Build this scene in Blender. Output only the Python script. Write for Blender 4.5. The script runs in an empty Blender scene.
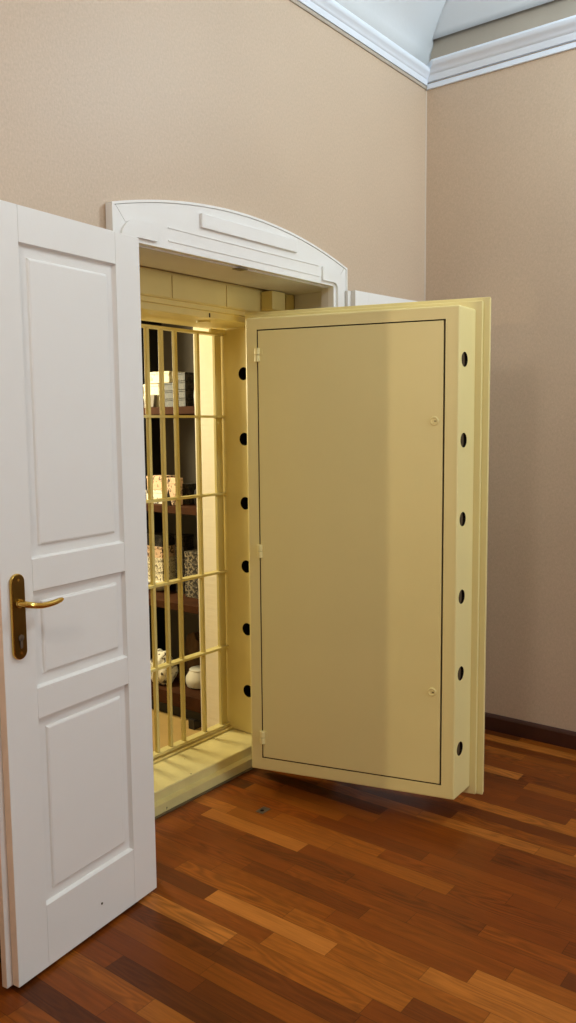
import bpy, bmesh, math, random
from mathutils import Vector, Matrix

random.seed(4)
S = bpy.context.scene
C = S.collection

# ------------------------------------------------------------------ helpers
def srgb(r, g, b):
    def f(c):
        c /= 255.0
        return c / 12.92 if c <= 0.04045 else ((c + 0.055) / 1.055) ** 2.4
    return (f(r), f(g), f(b), 1.0)


class Nodes:
    def __init__(self, name):
        self.m = bpy.data.materials.new(name)
        self.m.use_nodes = True
        self.t = self.m.node_tree
        self.b = self.t.nodes['Principled BSDF']

    def n(self, typ, **kw):
        nd = self.t.nodes.new(typ)
        for k, v in kw.items():
            if k.startswith('i_'):
                nd.inputs[k[2:]].default_value = v
            else:
                setattr(nd, k, v)
        return nd

    def l(self, a, b):
        self.t.links.new(a, b)

    def math(self, op, a, b=None, c=None):
        nd = self.t.nodes.new('ShaderNodeMath')
        nd.operation = op
        for i, v in enumerate((a, b, c)):
            if v is None:
                continue
            if isinstance(v, (int, float)):
                nd.inputs[i].default_value = v
            else:
                self.l(v, nd.inputs[i])
        return nd.outputs[0]


def paint(name, col, rough=0.45, var=0.05, scale=6.0, bump=0.03, bscale=220.0, metal=0.0, spec=0.5):
    """plain painted surface: base colour with faint mottling and a fine orange-peel bump"""
    N = Nodes(name)
    tc = N.n('ShaderNodeTexCoord')
    ns = N.n('ShaderNodeTexNoise')
    ns.inputs['Scale'].default_value = scale
    ns.inputs['Detail'].default_value = 4
    N.l(tc.outputs['Object'], ns.inputs['Vector'])
    rp = N.n('ShaderNodeValToRGB')
    a, b = rp.color_ramp.elements
    a.position, b.position = 0.3, 0.7
    a.color = tuple(c * (1 - var) for c in col[:3]) + (1,)
    b.color = tuple(min(1, c * (1 + var)) for c in col[:3]) + (1,)
    N.l(ns.outputs['Fac'], rp.inputs['Fac'])
    N.l(rp.outputs['Color'], N.b.inputs['Base Color'])
    N.b.inputs['Roughness'].default_value = rough
    N.b.inputs['Metallic'].default_value = metal
    N.b.inputs['Specular IOR Level'].default_value = spec
    if bump:
        n2 = N.n('ShaderNodeTexNoise')
        n2.inputs['Scale'].default_value = bscale
        n2.inputs['Detail'].default_value = 3
        N.l(tc.outputs['Object'], n2.inputs['Vector'])
        bp = N.n('ShaderNodeBump')
        bp.inputs['Strength'].default_value = bump
        bp.inputs['Distance'].default_value = 0.01
        N.l(n2.outputs['Fac'], bp.inputs['Height'])
        N.l(bp.outputs['Normal'], N.b.inputs['Normal'])
    return N.m


def wallpaper(name, col):
    """tan wall covering with a fine woven, slightly shiny fleck"""
    N = Nodes(name)
    tc = N.n('ShaderNodeTexCoord')
    mp = N.n('ShaderNodeMapping')
    N.l(tc.outputs['Object'], mp.inputs['Vector'])
    n1 = N.n('ShaderNodeTexNoise')
    n1.inputs['Scale'].default_value = 130
    n1.inputs['Detail'].default_value = 6
    n1.inputs['Roughness'].default_value = 0.7
    N.l(mp.outputs['Vector'], n1.inputs['Vector'])
    mp2 = N.n('ShaderNodeMapping')
    mp2.inputs['Scale'].default_value = (420, 420, 60)
    N.l(tc.outputs['Object'], mp2.inputs['Vector'])
    n2 = N.n('ShaderNodeTexNoise')
    n2.inputs['Scale'].default_value = 1.0
    n2.inputs['Detail'].default_value = 2
    N.l(mp2.outputs['Vector'], n2.inputs['Vector'])
    n3 = N.n('ShaderNodeTexNoise')
    n3.inputs['Scale'].default_value = 1.6
    n3.inputs['Detail'].default_value = 3
    N.l(tc.outputs['Object'], n3.inputs['Vector'])
    f = N.math('ADD', N.math('MULTIPLY', n1.outputs['Fac'], 0.5), N.math('MULTIPLY', n2.outputs['Fac'], 0.3))
    f = N.math('ADD', f, N.math('MULTIPLY', n3.outputs['Fac'], 0.2))
    rp = N.n('ShaderNodeValToRGB')
    a, b = rp.color_ramp.elements
    a.position, b.position = 0.35, 0.65
    a.color = tuple(c * 0.86 for c in col[:3]) + (1,)
    b.color = tuple(c * 1.12 for c in col[:3]) + (1,)
    N.l(f, rp.inputs['Fac'])
    N.l(rp.outputs['Color'], N.b.inputs['Base Color'])
    N.b.inputs['Roughness'].default_value = 0.44
    N.b.inputs['Specular IOR Level'].default_value = 0.45
    bp = N.n('ShaderNodeBump')
    bp.inputs['Strength'].default_value = 0.10
    bp.inputs['Distance'].default_value = 0.01
    N.l(f, bp.inputs['Height'])
    N.l(bp.outputs['Normal'], N.b.inputs['Normal'])
    return N.m


def parquet(name):
    """reddish brown strip parquet running along world Y: 69 mm strips, random tones, grain and joints"""
    N = Nodes(name)
    tc = N.n('ShaderNodeTexCoord')
    sp = N.n('ShaderNodeSeparateXYZ')
    N.l(tc.outputs['Object'], sp.inputs[0])
    W, L = 0.0685, 0.47
    u = N.math('DIVIDE', N.math('ADD', sp.outputs['X'], 10.0 - 0.012), W)
    row = N.math('FLOOR', u)
    fu = N.math('FRACT', u)
    wn = N.n('ShaderNodeTexWhiteNoise', noise_dimensions='1D')
    N.l(row, wn.inputs['W'])
    v = N.math('ADD', N.math('DIVIDE', N.math('ADD', sp.outputs['Y'], 10.0), L), N.math('MULTIPLY', wn.outputs['Value'], 7.3))
    idx = N.math('FLOOR', v)
    fv = N.math('FRACT', v)
    cb = N.n('ShaderNodeCombineXYZ')
    N.l(row, cb.inputs[0]); N.l(idx, cb.inputs[1])
    w2 = N.n('ShaderNodeTexWhiteNoise', noise_dimensions='2D')
    N.l(cb.outputs[0], w2.inputs['Vector'])
    rp = N.n('ShaderNodeValToRGB')
    cr = rp.color_ramp
    tones = [(0.0, srgb(80, 38, 9)), (0.12, srgb(98, 46, 10)), (0.32, srgb(112, 53, 11)), (0.5, srgb(119, 58, 12)),
             (0.68, srgb(128, 66, 14)), (0.84, srgb(146, 82, 24)), (1.0, srgb(176, 108, 44))]
    cr.elements[0].position, cr.elements[0].color = tones[0]
    cr.elements[1].position, cr.elements[1].color = tones[-1]
    for p, c in tones[1:-1]:
        e = cr.elements.new(p); e.color = c
    N.l(w2.outputs['Value'], rp.inputs['Fac'])
    # grain: long noise, shifted per strip
    sh = N.n('ShaderNodeVectorMath', operation='MULTIPLY_ADD')
    N.l(w2.outputs['Color'], sh.inputs[0])
    sh.inputs[1].default_value = (31, 57, 11)
    N.l(tc.outputs['Object'], sh.inputs[2])
    mp = N.n('ShaderNodeMapping')
    mp.inputs['Scale'].default_value = (120, 5.0, 1)
    N.l(sh.outputs[0], mp.inputs['Vector'])
    g = N.n('ShaderNodeTexNoise')
    g.inputs['Scale'].default_value = 1.0
    g.inputs['Detail'].default_value = 5
    g.inputs['Roughness'].default_value = 0.6
    g.inputs['Distortion'].default_value = 0.6
    N.l(mp.outputs['Vector'], g.inputs['Vector'])
    # broad flame figure
    mp3 = N.n('ShaderNodeMapping')
    mp3.inputs['Scale'].default_value = (17, 2.6, 1)
    N.l(sh.outputs[0], mp3.inputs['Vector'])
    fl = N.n('ShaderNodeTexNoise')
    fl.inputs['Scale'].default_value = 1.0
    fl.inputs['Detail'].default_value = 1.5
    N.l(mp3.outputs['Vector'], fl.inputs['Vector'])
    rings = N.math('SINE', N.math('MULTIPLY', fl.outputs['Fac'], 62.0))
    sel = N.math('GREATER_THAN', w2.outputs['Color'], 0.0)
    spc = N.n('ShaderNodeSeparateColor')
    N.l(w2.outputs['Color'], spc.inputs[0])
    amt = N.math('MULTIPLY', N.math('POWER', spc.outputs[2], 1.6), 0.26)
    val = N.math('ADD', N.math('ADD', 0.48, N.math('MULTIPLY', g.outputs['Fac'], 1.04)), N.math('MULTIPLY', rings, amt))
    # joints
    ju = N.math('MINIMUM', fu, N.math('SUBTRACT', 1.0, fu))
    jv = N.math('MINIMUM', fv, N.math('SUBTRACT', 1.0, fv))
    j = N.math('MINIMUM', N.math('MULTIPLY', ju, W), N.math('MULTIPLY', jv, L))
    mr = N.n('ShaderNodeMapRange')
    mr.inputs['From Min'].default_value = 0.0004
    mr.inputs['From Max'].default_value = 0.0016
    mr.inputs['To Min'].default_value = 0.55
    mr.inputs['To Max'].default_value = 1.0
    N.l(j, mr.inputs['Value'])
    val = N.math('MULTIPLY', val, mr.outputs[0])
    hs = N.n('ShaderNodeMix', data_type='RGBA', blend_type='MULTIPLY')
    hs.inputs[0].default_value = 1.0
    N.l(rp.outputs['Color'], hs.inputs[6])
    cc = N.n('ShaderNodeCombineColor')
    for i in range(3):
        N.l(val, cc.inputs[i])
    N.l(cc.outputs[0], hs.inputs[7])
    N.l(hs.outputs[2], N.b.inputs['Base Color'])
    ro = N.math('ADD', 0.27, N.math('MULTIPLY', g.outputs['Fac'], 0.16))
    N.l(ro, N.b.inputs['Roughness'])
    N.b.inputs['Specular IOR Level'].default_value = 0.22
    bp = N.n('ShaderNodeBump')
    bp.inputs['Strength'].default_value = 0.12
    bp.inputs['Distance'].default_value = 0.002
    N.l(val, bp.inputs['Height'])
    N.l(bp.outputs['Normal'], N.b.inputs['Normal'])
    return N.m


def brickpaint(name, col):
    """cream paint over rough courses of masonry"""
    N = Nodes(name)
    tc = N.n('ShaderNodeTexCoord')
    mp = N.n('ShaderNodeMapping')
    mp.inputs['Rotation'].default_value = (0, math.radians(90), math.radians(90))
    N.l(tc.outputs['Object'], mp.inputs['Vector'])
    n = N.n('ShaderNodeTexNoise')
    n.inputs['Scale'].default_value = 22
    n.inputs['Detail'].default_value = 5
    N.l(tc.outputs['Object'], n.inputs['Vector'])
    mp2 = N.n('ShaderNodeMapping')
    mp2.inputs['Scale'].default_value = (4, 4, 55)
    N.l(tc.outputs['Object'], mp2.inputs['Vector'])
    n2 = N.n('ShaderNodeTexNoise')
    n2.inputs['Scale'].default_value = 1
    n2.inputs['Detail'].default_value = 3
    N.l(mp2.outputs['Vector'], n2.inputs['Vector'])
    h = N.math('ADD', n.outputs['Fac'], N.math('MULTIPLY', n2.outputs['Fac'], 1.2))
    bp = N.n('ShaderNodeBump')
    bp.inputs['Strength'].default_value = 0.14
    bp.inputs['Distance'].default_value = 0.01
    N.l(h, bp.inputs['Height'])
    N.l(bp.outputs['Normal'], N.b.inputs['Normal'])
    N.b.inputs['Base Color'].default_value = col
    N.b.inputs['Roughness'].default_value = 0.6
    return N.m


def printed(name, light, dark, scale, thr=0.5):
    """light carton with a dark printed pattern"""
    N = Nodes(name)
    tc = N.n('ShaderNodeTexCoord')
    n = N.n('ShaderNodeTexNoise')
    n.inputs['Scale'].default_value = scale
    n.inputs['Detail'].default_value = 2
    n.inputs['Distortion'].default_value = 1.2
    N.l(tc.outputs['Object'], n.inputs['Vector'])
    rp = N.n('ShaderNodeValToRGB')
    a, b = rp.color_ramp.elements
    a.position, b.position = thr - 0.05, thr + 0.05
    a.color, b.color = dark, light
    N.l(n.outputs['Fac'], rp.inputs['Fac'])
    N.l(rp.outputs['Color'], N.b.inputs['Base Color'])
    N.b.inputs['Roughness'].default_value = 0.6
    return N.m


def worn(name, col):
    """enamel with scuffs and small dark chips"""
    m = paint(name, col, 0.45, 0.09, 9, 0.05, 160)
    t = m.node_tree; b = t.nodes['Principled BSDF']
    src = b.inputs['Base Color'].links[0].from_socket
    tc = t.nodes.new('ShaderNodeTexCoord')
    n = t.nodes.new('ShaderNodeTexNoise'); n.inputs['Scale'].default_value = 46; n.inputs['Detail'].default_value = 3
    t.links.new(tc.outputs['Object'], n.inputs['Vector'])
    r = t.nodes.new('ShaderNodeValToRGB')
    r.color_ramp.elements[0].position = 0.735; r.color_ramp.elements[1].position = 0.755
    t.links.new(n.outputs['Fac'], r.inputs['Fac'])
    mx = t.nodes.new('ShaderNodeMix'); mx.data_type = 'RGBA'
    t.links.new(r.outputs['Color'], mx.inputs[0])
    t.links.new(src, mx.inputs[6]); mx.inputs[7].default_value = srgb(60, 50, 30)
    t.links.new(mx.outputs[2], b.inputs['Base Color'])
    return m


M = dict(
    sill=worn('worn_sill_enamel', srgb(214, 200, 138)),
    wall=wallpaper('wallpaper_tan', srgb(196, 174, 150)),
    wall_plain=paint('wall_offwhite', srgb(214, 205, 192), 0.7),
    white=paint('white_gloss_paint', srgb(230, 229, 226), 0.34, 0.012, 4, 0.02, 140),
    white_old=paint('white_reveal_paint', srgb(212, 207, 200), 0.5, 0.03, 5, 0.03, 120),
    plaster=paint('ceiling_plaster', srgb(210, 214, 217), 0.75, 0.03, 3, 0.05, 60),
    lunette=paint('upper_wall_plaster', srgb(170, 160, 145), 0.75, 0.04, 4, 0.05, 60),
    cornice=paint('cornice_paint', srgb(222, 231, 242), 0.5, 0.02, 6, 0.02, 120),
    peach_edge=paint('peach_edge_paint', srgb(240, 214, 188), 0.5, 0.08, 9, 0.03),  # pale peach tint on the edge strips of the left leaf
    cream=paint('vault_cream_enamel', srgb(230, 215, 150), 0.40, 0.025, 2.2, 0.035, 260),
    cream_frame=paint('vault_frame_enamel', srgb(224, 206, 136), 0.42, 0.05, 5, 0.04, 200),
    cream_gate=paint('gate_enamel', srgb(214, 198, 130), 0.42, 0.015, 3, 0.0, 200),
    gap=paint('hole_shade', srgb(20, 13, 6), 0.8, 0.1, spec=0.1),  # near-black stands in for the shade inside holes and slots
    slot=paint('groove_shade_brown', srgb(70, 48, 20), 0.7, 0.1, spec=0.2),  # brown stands in for shade in the groove round the cover panel
    bolt=paint('dark_bolt_steel', srgb(74, 60, 42), 0.6, 0.15, 30, 0.05, 200, 0.0, 0.2),
    brass=paint('polished_brass', srgb(222, 186, 98), 0.16, 0.08, 20, 0.01, 200, 1.0),
    brass_dark=paint('aged_brass', srgb(118, 92, 44), 0.28, 0.12, 14, 0.02, 200, 1.0),
    steel=paint('dull_steel', srgb(120, 108, 92), 0.4, 0.1, 30, 0.03, 200, 0.8),
    base=paint('dark_red_wood', srgb(62, 30, 20), 0.4, 0.15, 10, 0.03),
    floor=parquet('strip_parquet'),
    vfloor=paint('vault_ochre_floor', srgb(178, 146, 88), 0.5, 0.08, 7, 0.03),
    pier=brickpaint('painted_masonry', srgb(246, 238, 220)),
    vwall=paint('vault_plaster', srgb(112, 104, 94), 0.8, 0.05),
    shelf=paint('shelf_wood', srgb(66, 38, 20), 0.8, 0.25, 12, 0.05, 60, 0.0, 0.08),
    blackwood=paint('black_panel', srgb(22, 17, 13), 0.6, 0.2),
    carton=printed('pale_carton', srgb(206, 196, 164), srgb(140, 126, 92), 34, 0.4),
    carton_dark=printed('dark_carton', srgb(66, 58, 48), srgb(28, 23, 18), 60, 0.52),
    carton_shade=printed('shade_toned_carton', srgb(142, 128, 104), srgb(44, 37, 30), 62, 0.5),  # darkened to stand in for shade on the stack by the masonry
    carton_print=printed('printed_carton', srgb(226, 214, 184), srgb(84, 70, 54), 70, 0.42),
    carton_rose=printed('rose_carton', srgb(220, 184, 150), srgb(70, 50, 40), 42, 0.42),
    china=paint('glazed_white', srgb(228, 222, 206), 0.25, 0.04),
    china_print=printed('printed_cloth', srgb(232, 226, 208), srgb(70, 60, 52), 30, 0.42),
    black=paint('black_glaze', srgb(26, 22, 20), 0.35, 0.1),
    sack=paint('brown_sacking', srgb(104, 76, 50), 0.85, 0.3, 20, 0.3, 120),
    hemp=paint('grey_card', srgb(110, 100, 88), 0.7, 0.1),
)


class MB:
    """collects shapes in one bmesh"""
    def __init__(self):
        self.bm = bmesh.new()

    def box(self, x0, x1, y0, y1, z0, z1):
        v = [self.bm.verts.new(p) for p in ((x0, y0, z0), (x1, y0, z0), (x1, y1, z0), (x0, y1, z0),
                                            (x0, y0, z1), (x1, y0, z1), (x1, y1, z1), (x0, y1, z1))]
        for f in ((0, 3, 2, 1), (4, 5, 6, 7), (0, 1, 5, 4), (1, 2, 6, 5), (2, 3, 7, 6), (3, 0, 4, 7)):
            self.bm.faces.new([v[i] for i in f])
        return self

    def hexa(self, pts):
        """eight corners: bottom ring then top ring"""
        v = [self.bm.verts.new(p) for p in pts]
        for f in ((0, 3, 2, 1), (4, 5, 6, 7), (0, 1, 5, 4), (1, 2, 6, 5), (2, 3, 7, 6), (3, 0, 4, 7)):
            self.bm.faces.new([v[i] for i in f])
        return self

    def prism(self, poly, axis, a, b):
        """extrude a 2D polygon along an axis: 'x' -> poly is (y,z), 'y' -> (x,z), 'z' -> (x,y)"""
        def P(p, t):
            return {'x': (t, p[0], p[1]), 'y': (p[0], t, p[1]), 'z': (p[0], p[1], t)}[axis]
        A = [self.bm.verts.new(P(p, a)) for p in poly]
        B = [self.bm.verts.new(P(p, b)) for p in poly]
        n = len(poly)
        self.bm.faces.new(A)
        self.bm.faces.new(B[::-1])
        for i in range(n):
            self.bm.faces.new((A[i], B[i], B[(i + 1) % n], A[(i + 1) % n]))
        return self

    def cyl(self, p, q, r, n=24, r2=None):
        p, q = Vector(p), Vector(q)
        d = (q - p).normalized()
        h = Vector((0, 0, 1)) if abs(d.z) < 0.9 else Vector((1, 0, 0))
        e1 = d.cross(h).normalized(); e2 = d.cross(e1)
        r2 = r if r2 is None else r2
        A, B = [], []
        for i in range(n):
            t = 2 * math.pi * i / n
            o = e1 * math.cos(t) + e2 * math.sin(t)
            A.append(self.bm.verts.new(p + o * r)); B.append(self.bm.verts.new(q + o * r2))
        self.bm.faces.new(A); self.bm.faces.new(B[::-1])
        for i in range(n):
            self.bm.faces.new((A[i], B[i], B[(i + 1) % n], A[(i + 1) % n]))
        return self

    def tube(self, pts, rad, n=14):
        """round tube through points; rad may be one value or one per point"""
        pts = [Vector(p) for p in pts]
        rad = rad if isinstance(rad, (list, tuple)) else [rad] * len(pts)
        rings, up = [], Vector((0, 0, 1))
        for i, p in enumerate(pts):
            d = (pts[min(i + 1, len(pts) - 1)] - pts[max(i - 1, 0)]).normalized()
            e1 = d.cross(up)
            if e1.length < 1e-3:
                e1 = d.cross(Vector((0, 1, 0)))
            e1.normalize(); e2 = d.cross(e1)
            rings.append([self.bm.verts.new(p + (e1 * math.cos(2 * math.pi * k / n) + e2 * math.sin(2 * math.pi * k / n)) * rad[i]) for k in range(n)])
        for a, b in zip(rings, rings[1:]):
            for k in range(n):
                self.bm.faces.new((a[k], a[(k + 1) % n], b[(k + 1) % n], b[k]))
        self.bm.faces.new(rings[0][::-1]); self.bm.faces.new(rings[-1])
        return self

    def lathe(self, prof, c=(0, 0, 0), n=28):
        rings = []
        for r, z in prof:
            rings.append([self.bm.verts.new((c[0] + r * math.cos(2 * math.pi * k / n), c[1] + r * math.sin(2 * math.pi * k / n), c[2] + z)) for k in range(n)])
        for a, b in zip(rings, rings[1:]):
            for k in range(n):
                self.bm.faces.new((a[k], a[(k + 1) % n], b[(k + 1) % n], b[k]))
        self.bm.faces.new(rings[0][::-1]); self.bm.faces.new(rings[-1])
        return self

    def sweep(self, prof, path):
        """profile (offset, z) carried along a horizontal path of (point, outward) pairs; outward already mitred"""
        rings = []
        for (px, py), (ox, oy) in path:
            rings.append([self.bm.verts.new((px + ox * o, py + oy * o, z)) for o, z in prof])
        n = len(prof)
        for a, b in zip(rings, rings[1:]):
            for k in range(n):
                self.bm.faces.new((a[k], a[(k + 1) % n], b[(k + 1) % n], b[k]))
        self.bm.faces.new(rings[0][::-1]); self.bm.faces.new(rings[-1])
        return self

    def build(self, name, mat, parent=None, bevel=0.0, seg=2, smooth=False):
        bmesh.ops.recalc_face_normals(self.bm, faces=self.bm.faces)
        if bevel:
            es = [e for e in self.bm.edges if len(e.link_faces) == 2 and e.calc_face_angle(0) > 0.6]
            bmesh.ops.bevel(self.bm, geom=es, offset=bevel, segments=seg, profile=0.5, affect='EDGES', clamp_overlap=True)
        me = bpy.data.meshes.new(name)
        self.bm.to_mesh(me); self.bm.free()
        for p in me.polygons:
            p.use_smooth = smooth
        o = bpy.data.objects.new(name, me)
        if isinstance(mat, (list, tuple)):
            for m_ in mat:
                me.materials.append(m_)
        else:
            me.materials.append(mat)
        C.objects.link(o)
        if parent is not None:
            o.parent = parent
        if smooth:
            try:
                me.set_sharp_from_angle(angle=math.radians(38))
            except Exception:
                pass
        return o


def carve(o, cutters):
    """subtract cutter meshes from o for good, leaving ordinary mesh data"""
    for c in cutters:
        md = o.modifiers.new('cut', 'BOOLEAN')
        md.operation = 'DIFFERENCE'; md.solver = 'EXACT'; md.object = c; md.material_mode = 'TRANSFER'
    bpy.context.view_layer.update()
    dg = bpy.context.evaluated_depsgraph_get()
    me = bpy.data.meshes.new_from_object(o.evaluated_get(dg))
    o.modifiers.clear()
    old = o.data; o.data = me
    me.name = old.name
    bpy.data.meshes.remove(old)
    for p in me.polygons: p.use_smooth = False
    for c in cutters:
        d = c.data
        bpy.data.objects.remove(c); bpy.data.meshes.remove(d)
    return o


def empty(name, loc, rz=0.0):
    o = bpy.data.objects.new(name, None)
    o.location = loc; o.rotation_euler = (0, 0, rz)
    o.empty_display_size = 0.1
    C.objects.link(o)
    return o


def tag(o, label=None, cat=None, group=None, kind=None):
    if label: o['label'] = label
    if cat: o['category'] = cat
    if group: o['group'] = group
    if kind: o['kind'] = kind
    return o


def struct(o, label, cat):
    return tag(o, label, cat, None, 'structure')


# ------------------------------------------------------------------ the place (eye at x=0, y=0; metres)
XR, YL = 3.712, 2.0            # tan wall on the right, tan wall with the vault opening
XM, YM = -2.6, -3.4            # the unseen sides of the room
ZC = 3.20                      # top of the lower walls, behind the cornice

# floor of the room, reaching under the vault sill
struct(MB().box(XM, XR + .1, YM, 2.30, -0.06, 0.0).build('floor', M['floor']),
       'glossy reddish brown strip parquet floor of the room', 'floor')

# wall with the vault opening: outer leaf, middle leaf holding the steel frame, inner masonry, set-back upper wall
w = MB()
OX0, OX1, OZ = 1.72, 2.95, 2.065
w.box(XM, OX0, YL, 2.245, 0, ZC).box(OX1, XR + .12, YL, 2.245, 0, ZC).box(OX0, OX1, YL, 2.245, OZ + .012, ZC)
w.box(XM, 1.795, 2.245, 2.56, 0, ZC).box(2.88, XR + .12, 2.245, 2.56, 0, ZC).box(1.795, 2.88, 2.245, 2.56, 2.075, ZC)
w.box(XM, XR + .12, YL + .10, 2.56, ZC, 3.95)
struct(w.build('wall_left', M['wall']), 'tan papered wall around the arched white door surround', 'wall')
p = MB()
p.box(0.7, 1.88, 2.56, 2.70, 0, 2.7).box(2.80, 3.44, 2.56, 2.706, 0, 2.7).box(1.88, 2.80, 2.56, 2.70, 1.985, 2.7)
struct(p.build('wall_vault_front', M['pier']), 'cream painted masonry edge just behind the barred gate', 'wall')

w = MB().box(XR, XR + .25, YM, YL, 0, ZC)
struct(w.build('wall_right', M['wall']), 'shaded tan papered wall beyond the thick vault door', 'wall')
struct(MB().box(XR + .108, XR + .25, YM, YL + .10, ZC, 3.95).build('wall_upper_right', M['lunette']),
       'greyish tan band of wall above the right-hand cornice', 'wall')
struct(MB().box(XM, XR + .25, YM - .2, YM, 0, 3.95).build('wall_rear', M['wall']), 'tan papered wall behind the viewer', 'wall')
struct(MB().box(XM - .2, XM, YM, .655, 0, 3.95).box(XM - .2, XM, .75, YL + .1, 0, 3.95).box(XM - .2, XM, .655, .75, 2.0, 3.95).build('wall_side', M['wall']),  # narrow slit added so that only the vault door catches the beam
       'tan papered wall with an added slit that shapes a beam, far to the left of the viewer', 'wall')

# vaulted ceiling: two coves meeting in a groin at the corner
def cz(x, y):
    u, v = max(0, XR + .108 - x), max(0, YL + .10 - y)
    hx = 3.378 + 1.6 * u - 1.15 * u * u if u < .69 else 3.934
    hy = 3.32 + 1.15 * v - .55 * v * v if v < 1.04 else 3.921
    hy -= .14 * math.exp(-v / .018)
    return min(hx, hy, 3.92)
xs = [XM + i * .2 for i in range(int((3.0 - XM) / .2) + 1)] + [3.0 + i * .0164 for i in range(1, 50)] + [XR + .108]
ys = [YM + i * .2 for i in range(int((1.0 - YM) / .2) + 1)] + [1.0 + i * .0176 for i in range(1, 62)] + [YL + .10]
cm = MB()
g = [[cm.bm.verts.new((x, y, cz(x, y))) for y in ys] for x in xs]
for i in range(len(xs) - 1):
    for j in range(len(ys) - 1):
        cm.bm.faces.new((g[i][j], g[i][j + 1], g[i + 1][j + 1], g[i + 1][j]))
co = cm.build('ceiling', M['plaster'])
co.modifiers.new('thick', 'SOLIDIFY').thickness = 0.04
co.modifiers['thick'].offset = -1 if co.data.polygons[0].normal.z > 0 else 1
for q in co.data.polygons: q.use_smooth = True
try: co.data.set_sharp_from_angle(angle=math.radians(14))
except Exception: pass
struct(co, 'pale plaster vaulted ceiling with a groin rising from the corner', 'ceiling')

# cornices with a thin picture strip under them
strip = [(0.0, 3.096), (0.012, 3.096), (0.012, 3.118), (0.006, 3.121), (0.0, 3.121)]
crown = [(-0.01, 3.127), (0.016, 3.127), (0.020, 3.140), (0.026, 3.150), (0.026, 3.156), (0.034, 3.160), (0.037, 3.166), (0.046, 3.176), (0.058, 3.183),
         (0.066, 3.194), (0.069, 3.206), (0.065, 3.216), (0.056, 3.222), (0.0, 3.226), (-0.09, 3.226), (-0.09, 3.19), (-0.01, 3.19)]
pathL = [((XM, YL), (0, -1)), ((XR, YL), (-1, -1))]
pathR = [((XR, YL), (-1, -1)), ((XR, YM), (-1, 0))]
crownL = [(o * .62 if o > 0 else o, 3.114 + (z_ - 3.127) * .72) for o, z_ in crown]
crown = [(o, 3.127 + (z_ - 3.127) * .84) for o, z_ in crown]
stripL = [(0.0, 3.098), (0.006, 3.098), (0.006, 3.112), (0.0, 3.112)]
for nm, path, lab in (('trim_1', pathL, 'white moulded cornice along the top of the wall above the arched doorway'),
                      ('trim_2', pathR, 'white moulded cornice along the top of the shaded right-hand wall')):
    c = MB().sweep(crownL if nm == 'trim_1' else crown, path).build(nm, M['cornice'], smooth=True)
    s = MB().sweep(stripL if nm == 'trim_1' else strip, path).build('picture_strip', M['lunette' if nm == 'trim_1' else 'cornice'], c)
    struct(c, lab, 'cornice')

struct(MB().box(XR - .004, XR - .0002, YL - .004, YL - .0002, .09, 3.095).build('trim_5', M['wall_plain']), 'thin pale bead down the corner between the two tan walls', 'trim')
bp = [(0.0, 0.0), (0.016, 0.0), (0.016, 0.066), (0.012, 0.076), (0.004, 0.081), (0.0, 0.081)]
struct(MB().sweep(bp, [((XR, YL), (-1, -1)), ((XR, YM), (-1, 0))]).build('baseboard_right', M['base']),
       'dark reddish brown skirting board under the right-hand wall', 'baseboard')
struct(MB().sweep(bp, [((XM, YL), (0, -1)), ((1.694, YL), (0, -1))]).build('baseboard_left', M['base']),
       'dark skirting board hidden behind the open white door', 'baseboard')
struct(MB().sweep(bp, [((2.977, YL), (0, -1)), ((XR, YL), (-1, -1))]).build('baseboard_back', M['base']),
       'dark skirting board in the corner behind the vault door', 'baseboard')

# ------------------------------------------------------------------ arched white surround
XC, HW = 2.335, 0.641
def arch(x, R=2.32, top=2.250):
    return top + .002 - .0075 * (x - XC) / HW - (R - math.sqrt(R * R - (x - XC) ** 2))
def arch_strip(x0, x1, zlow, dz=0.0, n=40, R=2.32, top=2.250):
    pts = [(x0, zlow), (x1, zlow)]
    return pts + [(x1 + (x0 - x1) * i / n, arch(x1 + (x0 - x1) * i / n, R, top) - dz) for i in range(n + 1)]
sur = MB()
xa, xb = XC - HW + .017, XC + HW - .009
sur.prism([(xa, 0), (1.794, 0), (1.794, 2.069), (2.876, 2.069), (2.876, 0), (xb, 0)] +
          [(xb + (xa - xb) * i / 48, arch(xb + (xa - xb) * i / 48) - .009) for i in range(49)], 'y', 1.972, 1.999)
sur = sur.build('trim_3', M['white'])
struct(sur, 'white arched wooden surround over the vault opening', 'door surround')
e = MB()
n = 40
xo, xp = XC - HW + .008, XC + HW
outer = [(xo, 0.0)] + [(xo + (xp - xo) * i / n, arch(xo + (xp - xo) * i / n)) for i in range(n + 1)] + [(xp, 0.0)]
xi, xj = xo + .008, xp - .008
inner = [(xi, 0.0)] + [(xi + (xj - xi) * i / n, arch(xi + (xj - xi) * i / n) - .008) for i in range(n + 1)] + [(xj, 0.0)]
for i in range(len(outer) - 1):
    a, b, c, d = outer[i], outer[i + 1], inner[i + 1], inner[i]
    e.hexa([(a[0], 1.969, a[1]), (b[0], 1.969, b[1]), (c[0], 1.969, c[1]), (d[0], 1.969, d[1]),
            (a[0], 1.999, a[1]), (b[0], 1.999, b[1]), (c[0], 1.999, c[1]), (d[0], 1.999, d[1])])
bmesh.ops.remove_doubles(e.bm, verts=e.bm.verts, dist=1e-5)
e.build('arched_edge_strip', M['white'], sur)
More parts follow.
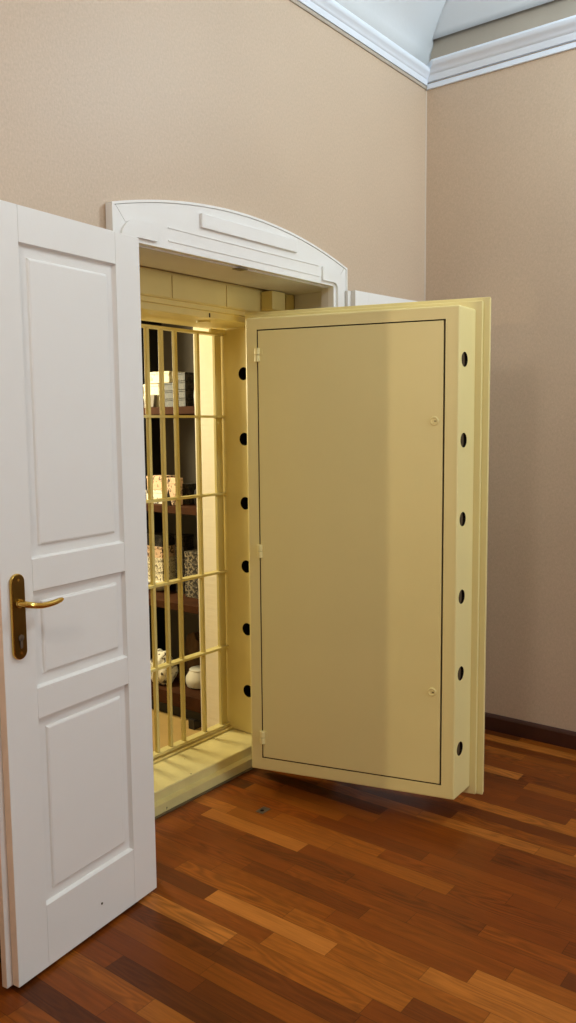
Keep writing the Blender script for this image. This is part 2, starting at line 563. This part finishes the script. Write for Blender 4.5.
# long raised plaque and the stepped lines below it
MB().box(2.085, 2.617, 1.962, 1.972, 2.163, 2.210).build('plaque', M['white'], sur, .002)
for z in (2.137, 2.096):
    MB().box(1.935, 2.773, 1.9695, 1.972, z - .002, z + .002).build('bead', M['white'], sur)
cut = []
for x0, z0, x1, z1 in ((1.708, 2.178, 1.757, 2.120), (2.970, 2.172, 2.925, 2.118)):
    dx, dz = x1 - x0, z1 - z0
    L_ = math.hypot(dx, dz); nx, nz = -dz / L_ * .0009, dx / L_ * .0009
    cut.append(MB().prism([(x0 + nx, z0 + nz), (x1 + nx, z1 + nz), (x1 - nx, z1 - nz), (x0 - nx, z0 - nz)], 'y', 1.95, 1.977).build('cutter', M['white']))
carve(sur, cut)
for sgn, nm in ((-1, 'corner_block'), (1, 'corner_block')):
    def X(v): return XC + sgn * v
    poly = [(X(.455), 2.082), (X(.455), 2.136)]
    for i in range(9):
        t = math.pi / 2 * i / 8
        poly.append((X(.535 + .07 * math.sin(t)), 2.066 + .07 * math.cos(t)))
    poly += [(X(.605), 1.72), (X(.560), 1.72)]
    for i in range(7):
        t = math.pi / 2 * (1 - i / 6)
        poly.append((X(.535 + .025 * math.sin(t)), 2.057 + .025 * math.cos(t)))
    MB().prism(poly, 'y', 1.9625, 1.972).build(nm, M['white'], sur)
# wooden lining of the reveal: rebate frame, soffit board, side boards
l = MB()
l.box(1.72, 2.95, 1.9995, 2.035, 2.0645, OZ + .011).box(1.722, 1.793, 1.9995, 2.035, 0, 2.0645).box(2.877, 2.948, 1.9995, 2.035, 0, 2.0645)
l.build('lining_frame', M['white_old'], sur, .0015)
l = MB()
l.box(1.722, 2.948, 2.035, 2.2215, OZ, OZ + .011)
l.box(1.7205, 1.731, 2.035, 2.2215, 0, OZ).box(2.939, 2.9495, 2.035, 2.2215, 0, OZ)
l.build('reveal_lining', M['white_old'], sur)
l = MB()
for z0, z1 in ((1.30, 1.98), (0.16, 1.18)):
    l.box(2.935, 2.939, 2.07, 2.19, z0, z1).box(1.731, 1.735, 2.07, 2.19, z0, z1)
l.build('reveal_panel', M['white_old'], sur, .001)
MB().box(2.30, 2.345, 1.985, 2.02, 2.062, 2.0645).build('strike_plate', M['steel'], sur)

# ------------------------------------------------------------------ white panelled leaves
def leaf(name, loc, d, width, mirrored, label, handle):
    root = empty(name, loc, math.atan2(d[1], d[0]))
    struct(root, label, 'door')
    zt, zb = 2.048, 0.0
    sA, sB = .104, .455
    pan = [(.178, .709), (.793, 1.057), (1.143, 1.956)]           # panel openings measured from the foot of the leaf
    if mirrored: sA, sB = width - .455, width - .104
    f = MB()
    f.box(0, sA - .0004, 0, .024, zb, zt).box(sB + .0004, width, 0, .024, zb, zt)
    zs = [zb] + [z for pr in pan for z in pr] + [zt]
    for i in range(0, len(zs), 2):
        f.box(sA, sB, 0, .024, zs[i], zs[i + 1])
    f.build('stiles_and_rails', M['white'], root, .0011)
    for z0, z1 in pan:
        pm = MB()
        rings = [(0.0, .0012), (.0030, .0105), (.0050, .0130), (.0320, .0130), (.0350, .0078), (.0395, .0058)]
        prev = None
        for ins, dep in rings:
            ir = ins - (.004 if ins > .02 else 0)
            r = [pm.bm.verts.new(q) for q in ((sA + ins, dep, z0 + ins), (sB - ir, dep, z0 + ins), (sB - ir, dep, z1 - ins), (sA + ins, dep, z1 - ins))]
            if prev:
                for k in range(4):
                    pm.bm.faces.new((prev[k], prev[(k + 1) % 4], r[(k + 1) % 4], r[k]))
            else:
                first = r
            prev = r
        pm.bm.faces.new(prev)
        bk = [pm.bm.verts.new(q) for q in ((sA, .0235, z0), (sB, .0235, z0), (sB, .0235, z1), (sA, .0235, z1))]
        for k in range(4):
            pm.bm.faces.new((first[(k + 1) % 4], first[k], bk[k], bk[(k + 1) % 4]))
        pm.bm.faces.new(bk[::-1])
        pm.build('panel', M['white'], root)
    MB().box(-.019, width - .004, .0242, .044, zb, zt).build('rebated_back', M['white'], root, .0015)
    MB().box(-.0008, .0002, .001, .0235, .001, zt - .001).build('lipping', M['white_old' if mirrored else 'peach_edge'], root)
    MB().box(-.0198, -.0188, .0255, .043, .001, zt - .001).build('lipping', M['white_old' if mirrored else 'peach_edge'], root)
    if handle:
        k = MB()
        cx, r = .0475, .0218
        z0, z1 = .888, 1.114
        poly = [(cx + r * math.cos(t), z1 - r + r * math.sin(t)) for t in [math.pi * i / 14 for i in range(15)]]
        poly += [(cx + r * math.cos(t), z0 + r + r * math.sin(t)) for t in [math.pi + math.pi * i / 14 for i in range(15)]]
        pl = k.prism(poly, 'y', -.009, .0).build('handle_plate', M['brass'], root, .002)
        k2 = MB()
        r2_ = r - .0024
        poly = [(cx + r2_ * math.cos(t), z1 - r + r2_ * math.sin(t)) for t in [math.pi * i / 14 for i in range(15)]]
        poly += [(cx + r2_ * math.cos(t), z0 + r + r2_ * math.sin(t)) for t in [math.pi + math.pi * i / 14 for i in range(15)]]
        k2.prism(poly, 'y', -.0100, -.0091).build('plate_face', M['brass_dark'], pl)
        tag(pl, 'aged brass backplate with rounded ends')
        h = MB()
        h.cyl((.046, -.0102, 1.037), (.046, -.017, 1.037), .0125, 24, .0115)
        P = [(.044, -.014, 1.037), (.046, -.034, 1.037), (.048, -.042, 1.0365), (.055, -.046, 1.0345), (.070, -.047, 1.0305), (.090, -.046, 1.0265),
             (.115, -.045, 1.0255), (.138, -.044, 1.0265), (.156, -.0435, 1.029), (.165, -.043, 1.0305)]
        h.tube(P, [.0085, .0085, .0085, .0085, .0082, .0080, .0080, .0078, .0070, .0045])
        h.build('lever', M['brass'], root, smooth=True)
        c = MB()
        c.cyl((.0480, -.0102, .946), (.0480, -.0130, .946), .0085, 20).box(.0440, .0520, -.0130, -.0102, .922, .946).cyl((.0480, -.0102, .922), (.0480, -.0130, .922), .004, 16)
        c.build('lock_cylinder', M['steel'], pl, smooth=True)
        for z in (1.098, .906):
            MB().cyl((.0475, -.0101, z), (.0475, -.0115, z), .0035, 14).build('screw', M['brass'], pl, smooth=True)
        s = MB().box(-.0212, -.0196, .028, .041, .858, 1.015).build('latch_plate', M['brass'], root)
        MB().cyl((.312, .001, .075), (.312, -.0015, .075), .0035, 14).build('screw', M['bolt'], root, smooth=True)
    return root

DL = (0.9944, 0.1057)
leaf('door_1', (1.182, 1.835, 0.012), DL, 0.558, False,
     'white three-panel door leaf with brass lever handle, folded open at the left', True)
leaf('door_2', (2.975, 1.929, 0.012), (0.9952, -0.0980), 0.548, True,
     'white door leaf mostly hidden behind the open vault door', False)

# ------------------------------------------------------------------ steel frame of the vault
vf = empty('vault_frame_surround', (2.335, 2.40, 0))
tag(vf, 'cream steel vault frame with bolt holes, set in the arched opening', 'vault frame', None, 'thing')
def V(mb, name, mat, bevel=0.0, smooth=False):
    for v in mb.bm.verts:
        v.co -= Vector((2.335, 2.40, 0))
    return mb.build(name, mat, vf, bevel, 2, smooth)
JX0, JX1 = 1.870, 2.800
HEAD = [(2.27, 2.073), (2.27, 1.975), (2.285, 1.975), (2.285, 1.956), (2.30, 1.956), (2.30, 1.930), (2.558, 1.930), (2.558, 2.073)]
hd = V(MB().prism(HEAD, 'x', 1.798, 2.877), 'head', M['cream_frame'], .0012)
for x0, x1 in ((1.90, 2.2345), (2.2395, 2.5395), (2.5445, 2.757)):
    V(MB().box(x0, x1, 2.2655, 2.2698, 1.978, 2.064), 'head_panel', M['cream_frame'], .0012)
SILL = [(2.272, 0.0), (2.272, .040), (2.300, .043), (2.300, .077), (2.303, .081), (2.558, .086), (2.558, 0.0)]
V(MB().prism(SILL, 'x', 1.798, 2.877), 'sill', M['sill'], .001)
V(MB().box(1.80, 2.877, 2.5, 2.512, .0862, .0945), 'gate_stop', M['cream_frame'], .001)
HOLES = [1.728, 1.440, 1.153, .865, .575, .285]
for sg in (-1, 1):
    def sx(x): return x if sg > 0 else 2 * XC - x
    mb = MB()
    prof = [(2.2725, 2.842), (2.2725, 2.877), (2.558, 2.877), (2.558, JX1), (2.302, JX1), (2.302, 2.805), (2.287, 2.805), (2.287, 2.832)]
    poly = [(sx(x), y) for y, x in prof]
    mb.prism(poly, 'z', .0865, 1.9295)
    j = V(mb, 'jamb', M['cream_frame'], .001)
    cut = []
    for z in HOLES:
        q = MB().cyl((sx(2.74) - 2.335, 2.404 - 2.40, z), (sx(2.850) - 2.335, 2.404 - 2.40, z), .0285, 32).build('cutter', M['gap'], vf)
        cut.append(q)
    carve(j, cut)
    for z in HOLES:
        V(MB().cyl((sx(2.8492), 2.404, z), (sx(2.853), 2.404, z), .0283, 28), 'bolt_hole', M['gap'], 0, False)
# flange plate beside the opening, hinge block and hinge arms
V(MB().box(2.884, 2.938, 2.224, 2.2445, 0, 2.063), 'flange', M['cream_frame'], .001)
V(MB().box(1.732, 1.786, 2.224, 2.2445, 0, 2.063), 'flange', M['cream_frame'], .001)
V(MB().box(2.76, 2.846, 2.203, 2.2645, 1.985, 2.062), 'hinge_block', M['cream_frame'], .0015)
for z in (.30, 1.62):
    V(MB().box(2.7045, 2.872, 2.226, 2.271, z, z + .10), 'hinge_arm', M['cream_frame'], .003)
k = MB().cyl((2.530, 2.385, 1.9225), (2.530, 2.385, 1.9298), .030, 28)
V(k, 'latch_plate', M['cream_gate'], 0, True)
V(MB().box(2.4735, 2.4785, 2.2975, 2.2998, 1.9325, 1.949), 'latch_slot', M['gap'])
struct(MB().box(1.735, 2.935, 2.256, 2.2705, 0.0002, .004).build('trim_4', M['steel']), 'thin grey strip where the parquet meets the cream vault sill', 'trim')

# ------------------------------------------------------------------ barred gate in the frame
gt = empty('barred_gate', (2.335, 2.53, .095))
tag(gt, 'cream barred gate of square bars and flat rails closing the vault', 'gate', None, 'thing')
def G(mb, name, bevel=.0008):
    for v in mb.bm.verts:
        v.co -= Vector((2.335, 2.53, .095))
    return mb.build(name, M['cream_gate'], gt, bevel)
RZ = [.106, .478, .834, 1.192, 1.541, 1.905]
for z in RZ:
    G(MB().box(1.873, 2.797, 2.516, 2.554, z - .0052, z + .0052), 'rail')
for x in (2.055, 2.19, 2.27, 2.351, 2.430, 2.510, 2.645):
    r = .0074
    mb = MB()
    for a, b in zip(RZ, RZ[1:]):
        mb.box(x - r, x + r, 2.527, 2.544, a + .0052, b - .0052)
    G(mb, 'bar', .001)
for x in (1.896, 2.774):
    mb = MB()
    for a, b in zip(RZ, RZ[1:]):
        mb.box(x - .021, x + .021, 2.53, 2.545, a + .0052, b - .0052)
    G(mb, 'post', .001)
G(MB().box(2.70, 2.797, 2.500, 2.514, 1.908, 1.924), 'top_stop')

# ------------------------------------------------------------------ thick vault door
dA = Vector((0.269, -0.963, 0)).normalized()
vd = empty('vault_door', (2.482, 2.117, 0.0), math.atan2(dA.y, dA.x))
tag(vd, 'thick cream steel vault door standing wide open beside the frame', 'vault door', None, 'thing')
Z0, Z1, T = 0.100, 1.914, 0.142
b = MB().hexa([(0, 0, Z0), (.828, 0, Z0), (.862, T, Z0), (-.034, T, Z0), (0, 0, Z1), (.828, 0, Z1), (.862, T, Z1), (-.034, T, Z1)])
body = b.build('door_body', M['cream'], vd, .006, 3)
PX0, PX1, PZ0, PZ1 = .0475, .7795, .1515, 1.868
cuts = [MB().box(PX0, PX1, -.05, .022, PZ0, PZ1).build('cutter', M['slot'], vd)]
for z in HOLES:
    for s, d in ((.825, 1), (.003, -1)):
        cuts.append(MB().cyl((s - d * .022, .047, z), (s + d * .10, .047, z), .0265, 32).build('cutter', M['gap'], vd))
carve(body, cuts)
for z in HOLES:
    for s, d in ((.825, 1), (.003, -1)):
        MB().cyl((s - d * .0215, .047, z), (s + d * .011, .047, z), .0250, 28).build('locking_bolt', M['bolt'], vd, .002)
MB().box(-.058, .8845, T + .0002, .170, .071, 1.944).build('stepped_flange', M['cream'], vd, .0025)
MB().box(-.080, .9075, .1702, .200, .0615, 1.9595).build('outer_plate', M['cream'], vd, .002)
MB().box(PX0 + .001, PX1 - .001, .0195, .0215, PZ0 + .001, PZ1 - .001).build('panel_gap_shade', M['slot'], vd)  # sheet added behind the panel, coloured as the shade of the groove
cp = MB().box(PX0 + .0038, PX1 - .0064, .001, .019, PZ0 + .0036, PZ1 - .0044).build('cover_panel', M['cream'], vd, .0012)
for z in (1.771, 1.004, .239):
    h = MB()
    h.cyl((.0505, -.004, z - .026), (.0505, -.004, z - .001), .0105, 20).cyl((.0505, -.004, z + .001), (.0505, -.004, z + .026), .0105, 20)
    h.build('hinge', M['cream'], cp, .001)
    MB().box(.054, .070, -.0025, .001, z + .002, z + .022).build('hinge_leaf', M['cream'], cp)
for z in (1.510, .507):
    q = MB().lathe([(.0090, 0), (.0165, 0), (.0165, .0026), (.0145, .0046), (.0110, .0046), (.0092, .0016)], n=26)
    for v in q.bm.verts:
        x, y, zz = v.co
        v.co = (.7415 + x, .001 - zz, z + y)
    lk = q.build('panel_lock', M['cream'], cp, smooth=True)
    MB().cyl((.7405, .0012, z), (.7405, -.0012, z), .0088, 18).build('lock_core', M['cream'], lk)
    MB().box(.7420, .7490, -.0022, .0, z - .0024, z + .0010).build('keyhole', M['gap'], lk)
for z in (.35, 1.67):
    MB().cyl((-.052, .2215, z - .05), (-.052, .2215, z + .05), .021, 24).build('hinge_knuckle', M['cream'], vd, .002)

# ------------------------------------------------------------------ small metal plate in the parquet
fp = MB().box(2.352, 2.404, 1.956, 1.992, 0.0003, .0022).build('floor_plate', M['steel'], None, .001)
tag(fp, 'small square metal plate let into the parquet before the vault sill', 'floor plate')
MB().cyl((2.372, 1.974, .0022), (2.372, 1.974, .0026), .0075, 18).build('bolt_hole', M['gap'], fp)

# ------------------------------------------------------------------ inside the vault
struct(MB().box(0.7, 3.44, 2.30, 4.7, -.06, -.0005).build('floor_vault', M['vfloor']), 'ochre floor inside the vault behind the bars', 'floor')
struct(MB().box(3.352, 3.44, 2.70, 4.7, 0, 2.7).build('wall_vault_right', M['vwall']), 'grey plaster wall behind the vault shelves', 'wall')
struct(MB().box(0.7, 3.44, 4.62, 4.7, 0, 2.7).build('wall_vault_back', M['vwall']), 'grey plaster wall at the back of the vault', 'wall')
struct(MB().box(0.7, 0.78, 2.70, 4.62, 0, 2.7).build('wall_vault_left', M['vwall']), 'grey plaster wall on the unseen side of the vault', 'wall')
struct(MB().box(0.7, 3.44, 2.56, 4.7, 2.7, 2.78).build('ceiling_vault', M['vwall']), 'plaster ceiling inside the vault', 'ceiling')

SX0, SX1 = 2.90, 3.34
sh = empty('shelving_unit', (3.05, 3.2, 0))
tag(sh, 'brown wooden shelving unit with black uprights seen through the bars', 'shelves')
def SHB(name, mat, *b, bevel=.001):
    x0, x1, y0, y1, z0, z1 = b
    return MB().box(x0 - 3.05, x1 - 3.05, y0 - 3.2, y1 - 3.2, z0, z1).build(name, mat, sh, bevel)
SY0, SYM, SY1 = 2.735, 3.485, 4.10
TOPS = [.135, .607, 1.101, 1.596]
for z in TOPS:
    th = .036 if z > .3 else .070
    SHB('shelf_board', M['shelf'], SX0, SX1, SY0, SYM - .012, z - th, z)
    SHB('shelf_board', M['shelf'], SX0, SX1, SYM + .012, SY1, z - th, z)
SHB('shelf_board', M['shelf'], SX0, SX1, SY0, SYM - .012, 2.10, 2.136)
SHB('shelf_board', M['shelf'], SX0, SX1, SYM + .012, SY1, 2.10, 2.136)
for y in (SY0 - .012, SYM, SY1 + .012):
    SHB('upright', M['blackwood'], SX0 + .004, SX1, y - .0118, y + .0118, 0, 2.2)
SHB('gap_shade_block', M['blackwood'], SX0 + .03, SX1, SY0, SYM - .013, 0, .0645)  # black block added in place of the shaded gap under the board

def carton(x0, x1, y0, y1, z, h, mat, label, group=None, name='carton', rot=0):
    cx, cy = (x0 + x1) / 2, (y0 + y1) / 2
    r = empty(name, (cx, cy, z), rot)
    group = group or 'cartons on the %s vault shelf' % ('top' if z > 1.5 else 'second' if z > 1 else 'third')
    tag(r, label, 'box', group)
    MB().box(x0 - cx, x1 - cx, y0 - cy, y1 - cy, 0, h * .78).build('box_body', M[mat], r, .0015)
    MB().box(x0 - cx - .002, x1 - cx + .002, y0 - cy - .002, y1 - cy + .002, h * .78 + .0003, h - .0006).build('lid', M[mat], r, .0015)
    return r

def pxy(px):  # depth along the shelf seen at column px on the plane just behind the shelf front
    return 3.19 - (px - 150) * .00802
def lathe_thing(name, prof, x, y, z, mat, label, cat):
    o = MB().lathe(prof).build(name, M[mat], None, smooth=True)
    o.location = (x, y, z)
    return tag(o, label, cat)

# top shelf
z = TOPS[3] + .0005
carton(2.955, 3.07, pxy(160.5), pxy(146.5), z, .060, 'carton', 'pale carton at the foot of the bright stack on the top vault shelf')
carton(2.955, 3.07, pxy(160.5), pxy(146.5), z + .0605, .060, 'carton', 'pale carton on the bright stack, under the raised one, top vault shelf')
for i, t in enumerate(('lowest', 'middle', 'uppermost')):
    carton(2.95, 3.07, pxy(174), pxy(164.5), z + i * .0405, .040, 'carton_dark', 'dark grey carton, %s of three beside the pale stack, top vault shelf' % t)
carton(2.945, 3.06, pxy(171.5), pxy(153), z + .122, .058, 'carton', 'bright pale carton lying across two stacks, highest on the top vault shelf')
for i, t in enumerate(('lowest', 'second lowest', 'second highest', 'highest')):
    carton(2.955, 3.04, pxy(184), pxy(178), z + i * .0425, .042, 'carton_dark', 'narrow dark carton, %s of four next to the dark round jar' % t)
lathe_thing('jar', [(.018, 0), (.026, .004), (.028, .05), (.026, .08), (.015, .092), (.014, .1)], 3.0, pxy(190), z, 'black', 'dark round jar at the right end of the top vault shelf', 'jar')
for i, t in enumerate(('steeper', 'flatter')):
    o = MB().box(-.004, .004, -.035, .035, 0, .062).build('booklet', M['hemp'], None, .0006)
    o.location = (2.926 + .0, pxy(155.5 + 0 * i), z + .002); o.location.x = 2.922 + i * .012
    o.rotation_euler = (0, math.radians(10 + 0 * i), 0)
    tag(o, 'grey booklet, the %s of two leaning on the bright pale stack' % ('nearer' if i == 0 else 'farther'), 'booklet', 'booklets leaning on the top vault shelf')

# second shelf
z = TOPS[2] + .0005
carton(2.95, 3.05, pxy(162), pxy(147), z + .0005, .070, 'china_print', 'white carton with dark loops, low on the second vault shelf')
carton(2.95, 3.05, pxy(162), pxy(148), z + .0712, .072, 'carton_rose', 'rose patterned carton resting on the looped white one')
carton(2.942, 2.985, pxy(176), pxy(166.5), z, .138, 'carton_rose', 'tall rose patterned carton behind the dark cone')
lathe_thing('cone_ornament', [(.016, 0), (.016, .003), (.002, .082)], 2.919, pxy(171.5), z, 'black', 'small dark cone at the front of the second vault shelf', 'ornament')
carton(3.01, 3.10, pxy(187) * 1.024, pxy(179.5) * 1.024, z, .105, 'carton_dark', 'carton with shade put into its dark colour, beside the black vase on the second vault shelf')  # the shade at this end of the shelf is put into the colour
lathe_thing('vase', [(.018, 0), (.027, .012), (.031, .05), (.026, .08), (.012, .092), (.015, .105)], 2.98, pxy(191.5), z, 'black', 'black vase at the right end of the second vault shelf', 'vase')

# third shelf: things stand towards the back, the front of the board is bare
z = TOPS[1] + .0005
K = 1.0375
lathe_thing('bowl', [(.035, 0), (.045, .006), (.06, .025), (.075, .048), (.077, .052), (.02, .048)], 3.095, pxy(153) * K, z, 'china', 'white footed bowl at the front of the third vault shelf', 'bowl')
tray = MB().box(3.015, 3.20, pxy(165.5) * K, pxy(144) * K, z + .053, z + .063).build('tray', M['china'], None, .002)
tag(tray, 'white tray balanced on the footed bowl, third vault shelf', 'tray')
for i, (t, m_) in enumerate((('lowest', 'carton_print'), ('second', 'carton_print'), ('third', 'carton_rose'), ('topmost', 'carton_dark'))):
    carton(3.04, 3.14, pxy(163) * K, pxy(146.5) * K, z + .0637 + i * .0625, .062, m_, 'patterned carton on the white tray, %s of its stack of four' % t if i else 'patterned carton lowest of the stack standing on the white tray')
for i in range(5):
    t = ('lowest', 'second', 'third', 'fourth', 'topmost')[i]
    carton(3.09, 3.17, pxy(176) * K, pxy(168.5) * K, z + i * .0625, .062, 'carton_dark', 'dark carton, %s of the narrow stack of five on the third vault shelf' % t)
for i in range(4):
    t = ('lowest', 'second', 'third', 'topmost')[i]
    carton(3.045, 3.16, pxy(195) * K, pxy(182.5) * K, z + i * .0605, .060, 'carton_shade', 'printed carton, %s of four nearest the cream masonry edge' % t)

# bottom shelf
z = TOPS[0] + .0005
def lump(name, c, r, mat, label, cat, seed, group=None):
    bm = bmesh.new()
    bmesh.ops.create_icosphere(bm, subdivisions=4, radius=1)
    rnd = random.Random(seed)
    ph = [rnd.uniform(0, 6) for _ in range(6)]
    for v in bm.verts:
        p_ = v.co.copy()
        k_ = 1 + .10 * math.sin(5 * p_.x + ph[0]) * math.cos(4 * p_.z + ph[1]) + .07 * math.sin(9 * p_.y + ph[2] + 3 * p_.z)
        q_ = Vector((p_.x * r[0], p_.y * r[1], p_.z * r[2])) * k_
        q_.z = max(q_.z, -r[2] * .72)
        v.co = q_
    zz = min(v.co.z for v in bm.verts)
    for v in bm.verts: v.co.z -= zz
    m_ = MB(); m_.bm.free(); m_.bm = bm
    o = m_.build(name, M[mat], None, smooth=True)
    o.location = c
    return tag(o, label, cat, group)
lump('bundle', (2.985, pxy(153), z), (.07, .075, .10), 'china_print', 'white bundle with a dark pattern on the bottom vault shelf', 'bundle', 3)
lathe_thing('crock', [(.05, 0), (.064, .006), (.072, .03), (.070, .055), (.052, .085), (.050, .09), (.052, .094), (.046, .098)], 3.055, pxy(178.5), z, 'china', 'round white crock at the right of the bottom vault shelf', 'crock')
lump('sack', (3.15, pxy(163), z), (.042, .06, .15), 'sack', 'brown cloth sack behind the patterned bundle, bottom vault shelf', 'sack', 8, 'brown sacks on the bottom vault shelf')
lump('sack', (3.155, pxy(192), z), (.035, .05, .15), 'sack', 'brown cloth sack behind the white crock, bottom vault shelf', 'sack', 12, 'brown sacks on the bottom vault shelf')

ob = MB().prism([(-.035, 0), (.035, 0), (.035, .014), (-.02, .05), (-.035, .05)], 'y', -.02, .02).build('floor_block', M['black'], None, .002)  # unidentified dark object on the floor, its shape is made up
ob.location = (2.872, 2.812, 0.0)
tag(ob, 'small dark object lying on the ochre floor at the foot of the cream masonry', 'block')

# ------------------------------------------------------------------ light
def area(name, loc, look, size, power, col, sy=None):
    L = bpy.data.lights.new(name, 'AREA')
    L.shape = 'RECTANGLE'; L.size = size; L.size_y = sy or size
    L.energy = power; L.color = col
    o = bpy.data.objects.new(name, L)
    o.location = loc
    o.rotation_euler = (Vector(look) - Vector(loc)).to_track_quat('-Z', 'Y').to_euler()
    C.objects.link(o)
    return o
def bulb(name, loc, power, col, r):
    L = bpy.data.lights.new(name, 'POINT')
    L.energy = power; L.color = col; L.shadow_soft_size = r
    o = bpy.data.objects.new(name, L)
    o.location = loc
    C.objects.link(o)
    return o

area('window_daylight', (2.95, YM + .05, 1.85), (2.75, 2, 1.85), 1.1, 60, (.86, .95, 1.0), 1.9)
bulb('ceiling_lamp', (3.05, .18, 3.30), 66, (.80, .94, 1.0), .20)
bulb('second_ceiling_lamp', (-.3, .8, 2.75), 58, (1.0, .94, .86), .20)
area('added_beam_lamp', (-4.6, .438, 1.98), (0, .438 + 4.6 * .156, 1.98), .012, 58, (1.0, .82, .52), .12)  # unseen strip lamp added to throw a lit edge on the vault door
bulb('vault_lamp', (2.40, 3.85, 1.75), 135, (1.0, .89, .57), .22)

W = bpy.data.worlds.new('World'); S.world = W
W.use_nodes = True
W.node_tree.nodes['Background'].inputs[0].default_value = (.75, .85, 1, 1)
W.node_tree.nodes['Background'].inputs[1].default_value = 0.15

# ------------------------------------------------------------------ camera
cam = bpy.data.cameras.new('camera')
cam.sensor_fit = 'VERTICAL'; cam.sensor_height = 36.0
cam.lens = 824.0413 / 1023 * 36.0
cam.clip_start = 0.05
cob = bpy.data.objects.new('camera', cam)
pitch, roll, yaw = 0.104404664, -9.72699793e-3, 0.913184774
fw = Vector((math.sin(yaw) * math.cos(pitch), math.cos(yaw) * math.cos(pitch), -math.sin(pitch)))
r = Vector((math.cos(yaw), -math.sin(yaw), 0)); u = r.cross(fw)
r2 = r * math.cos(roll) + u * math.sin(roll); u2 = -r * math.sin(roll) + u * math.cos(roll)
mt = Matrix((r2, u2, -fw)).transposed().to_4x4()
mt.translation = Vector((0, 0, 1.5))
cob.matrix_world = mt
C.objects.link(cob)
S.camera = cob

vs = S.view_settings
vs.view_transform = 'Standard'; vs.look = 'None'
vs.exposure = 0.0; vs.gamma = 1.0
vs.use_curve_mapping = False
S.cycles.max_bounces = 10
S.cycles.diffuse_bounces = 6
try:
    S.cycles.use_denoising = True
except Exception:
    pass
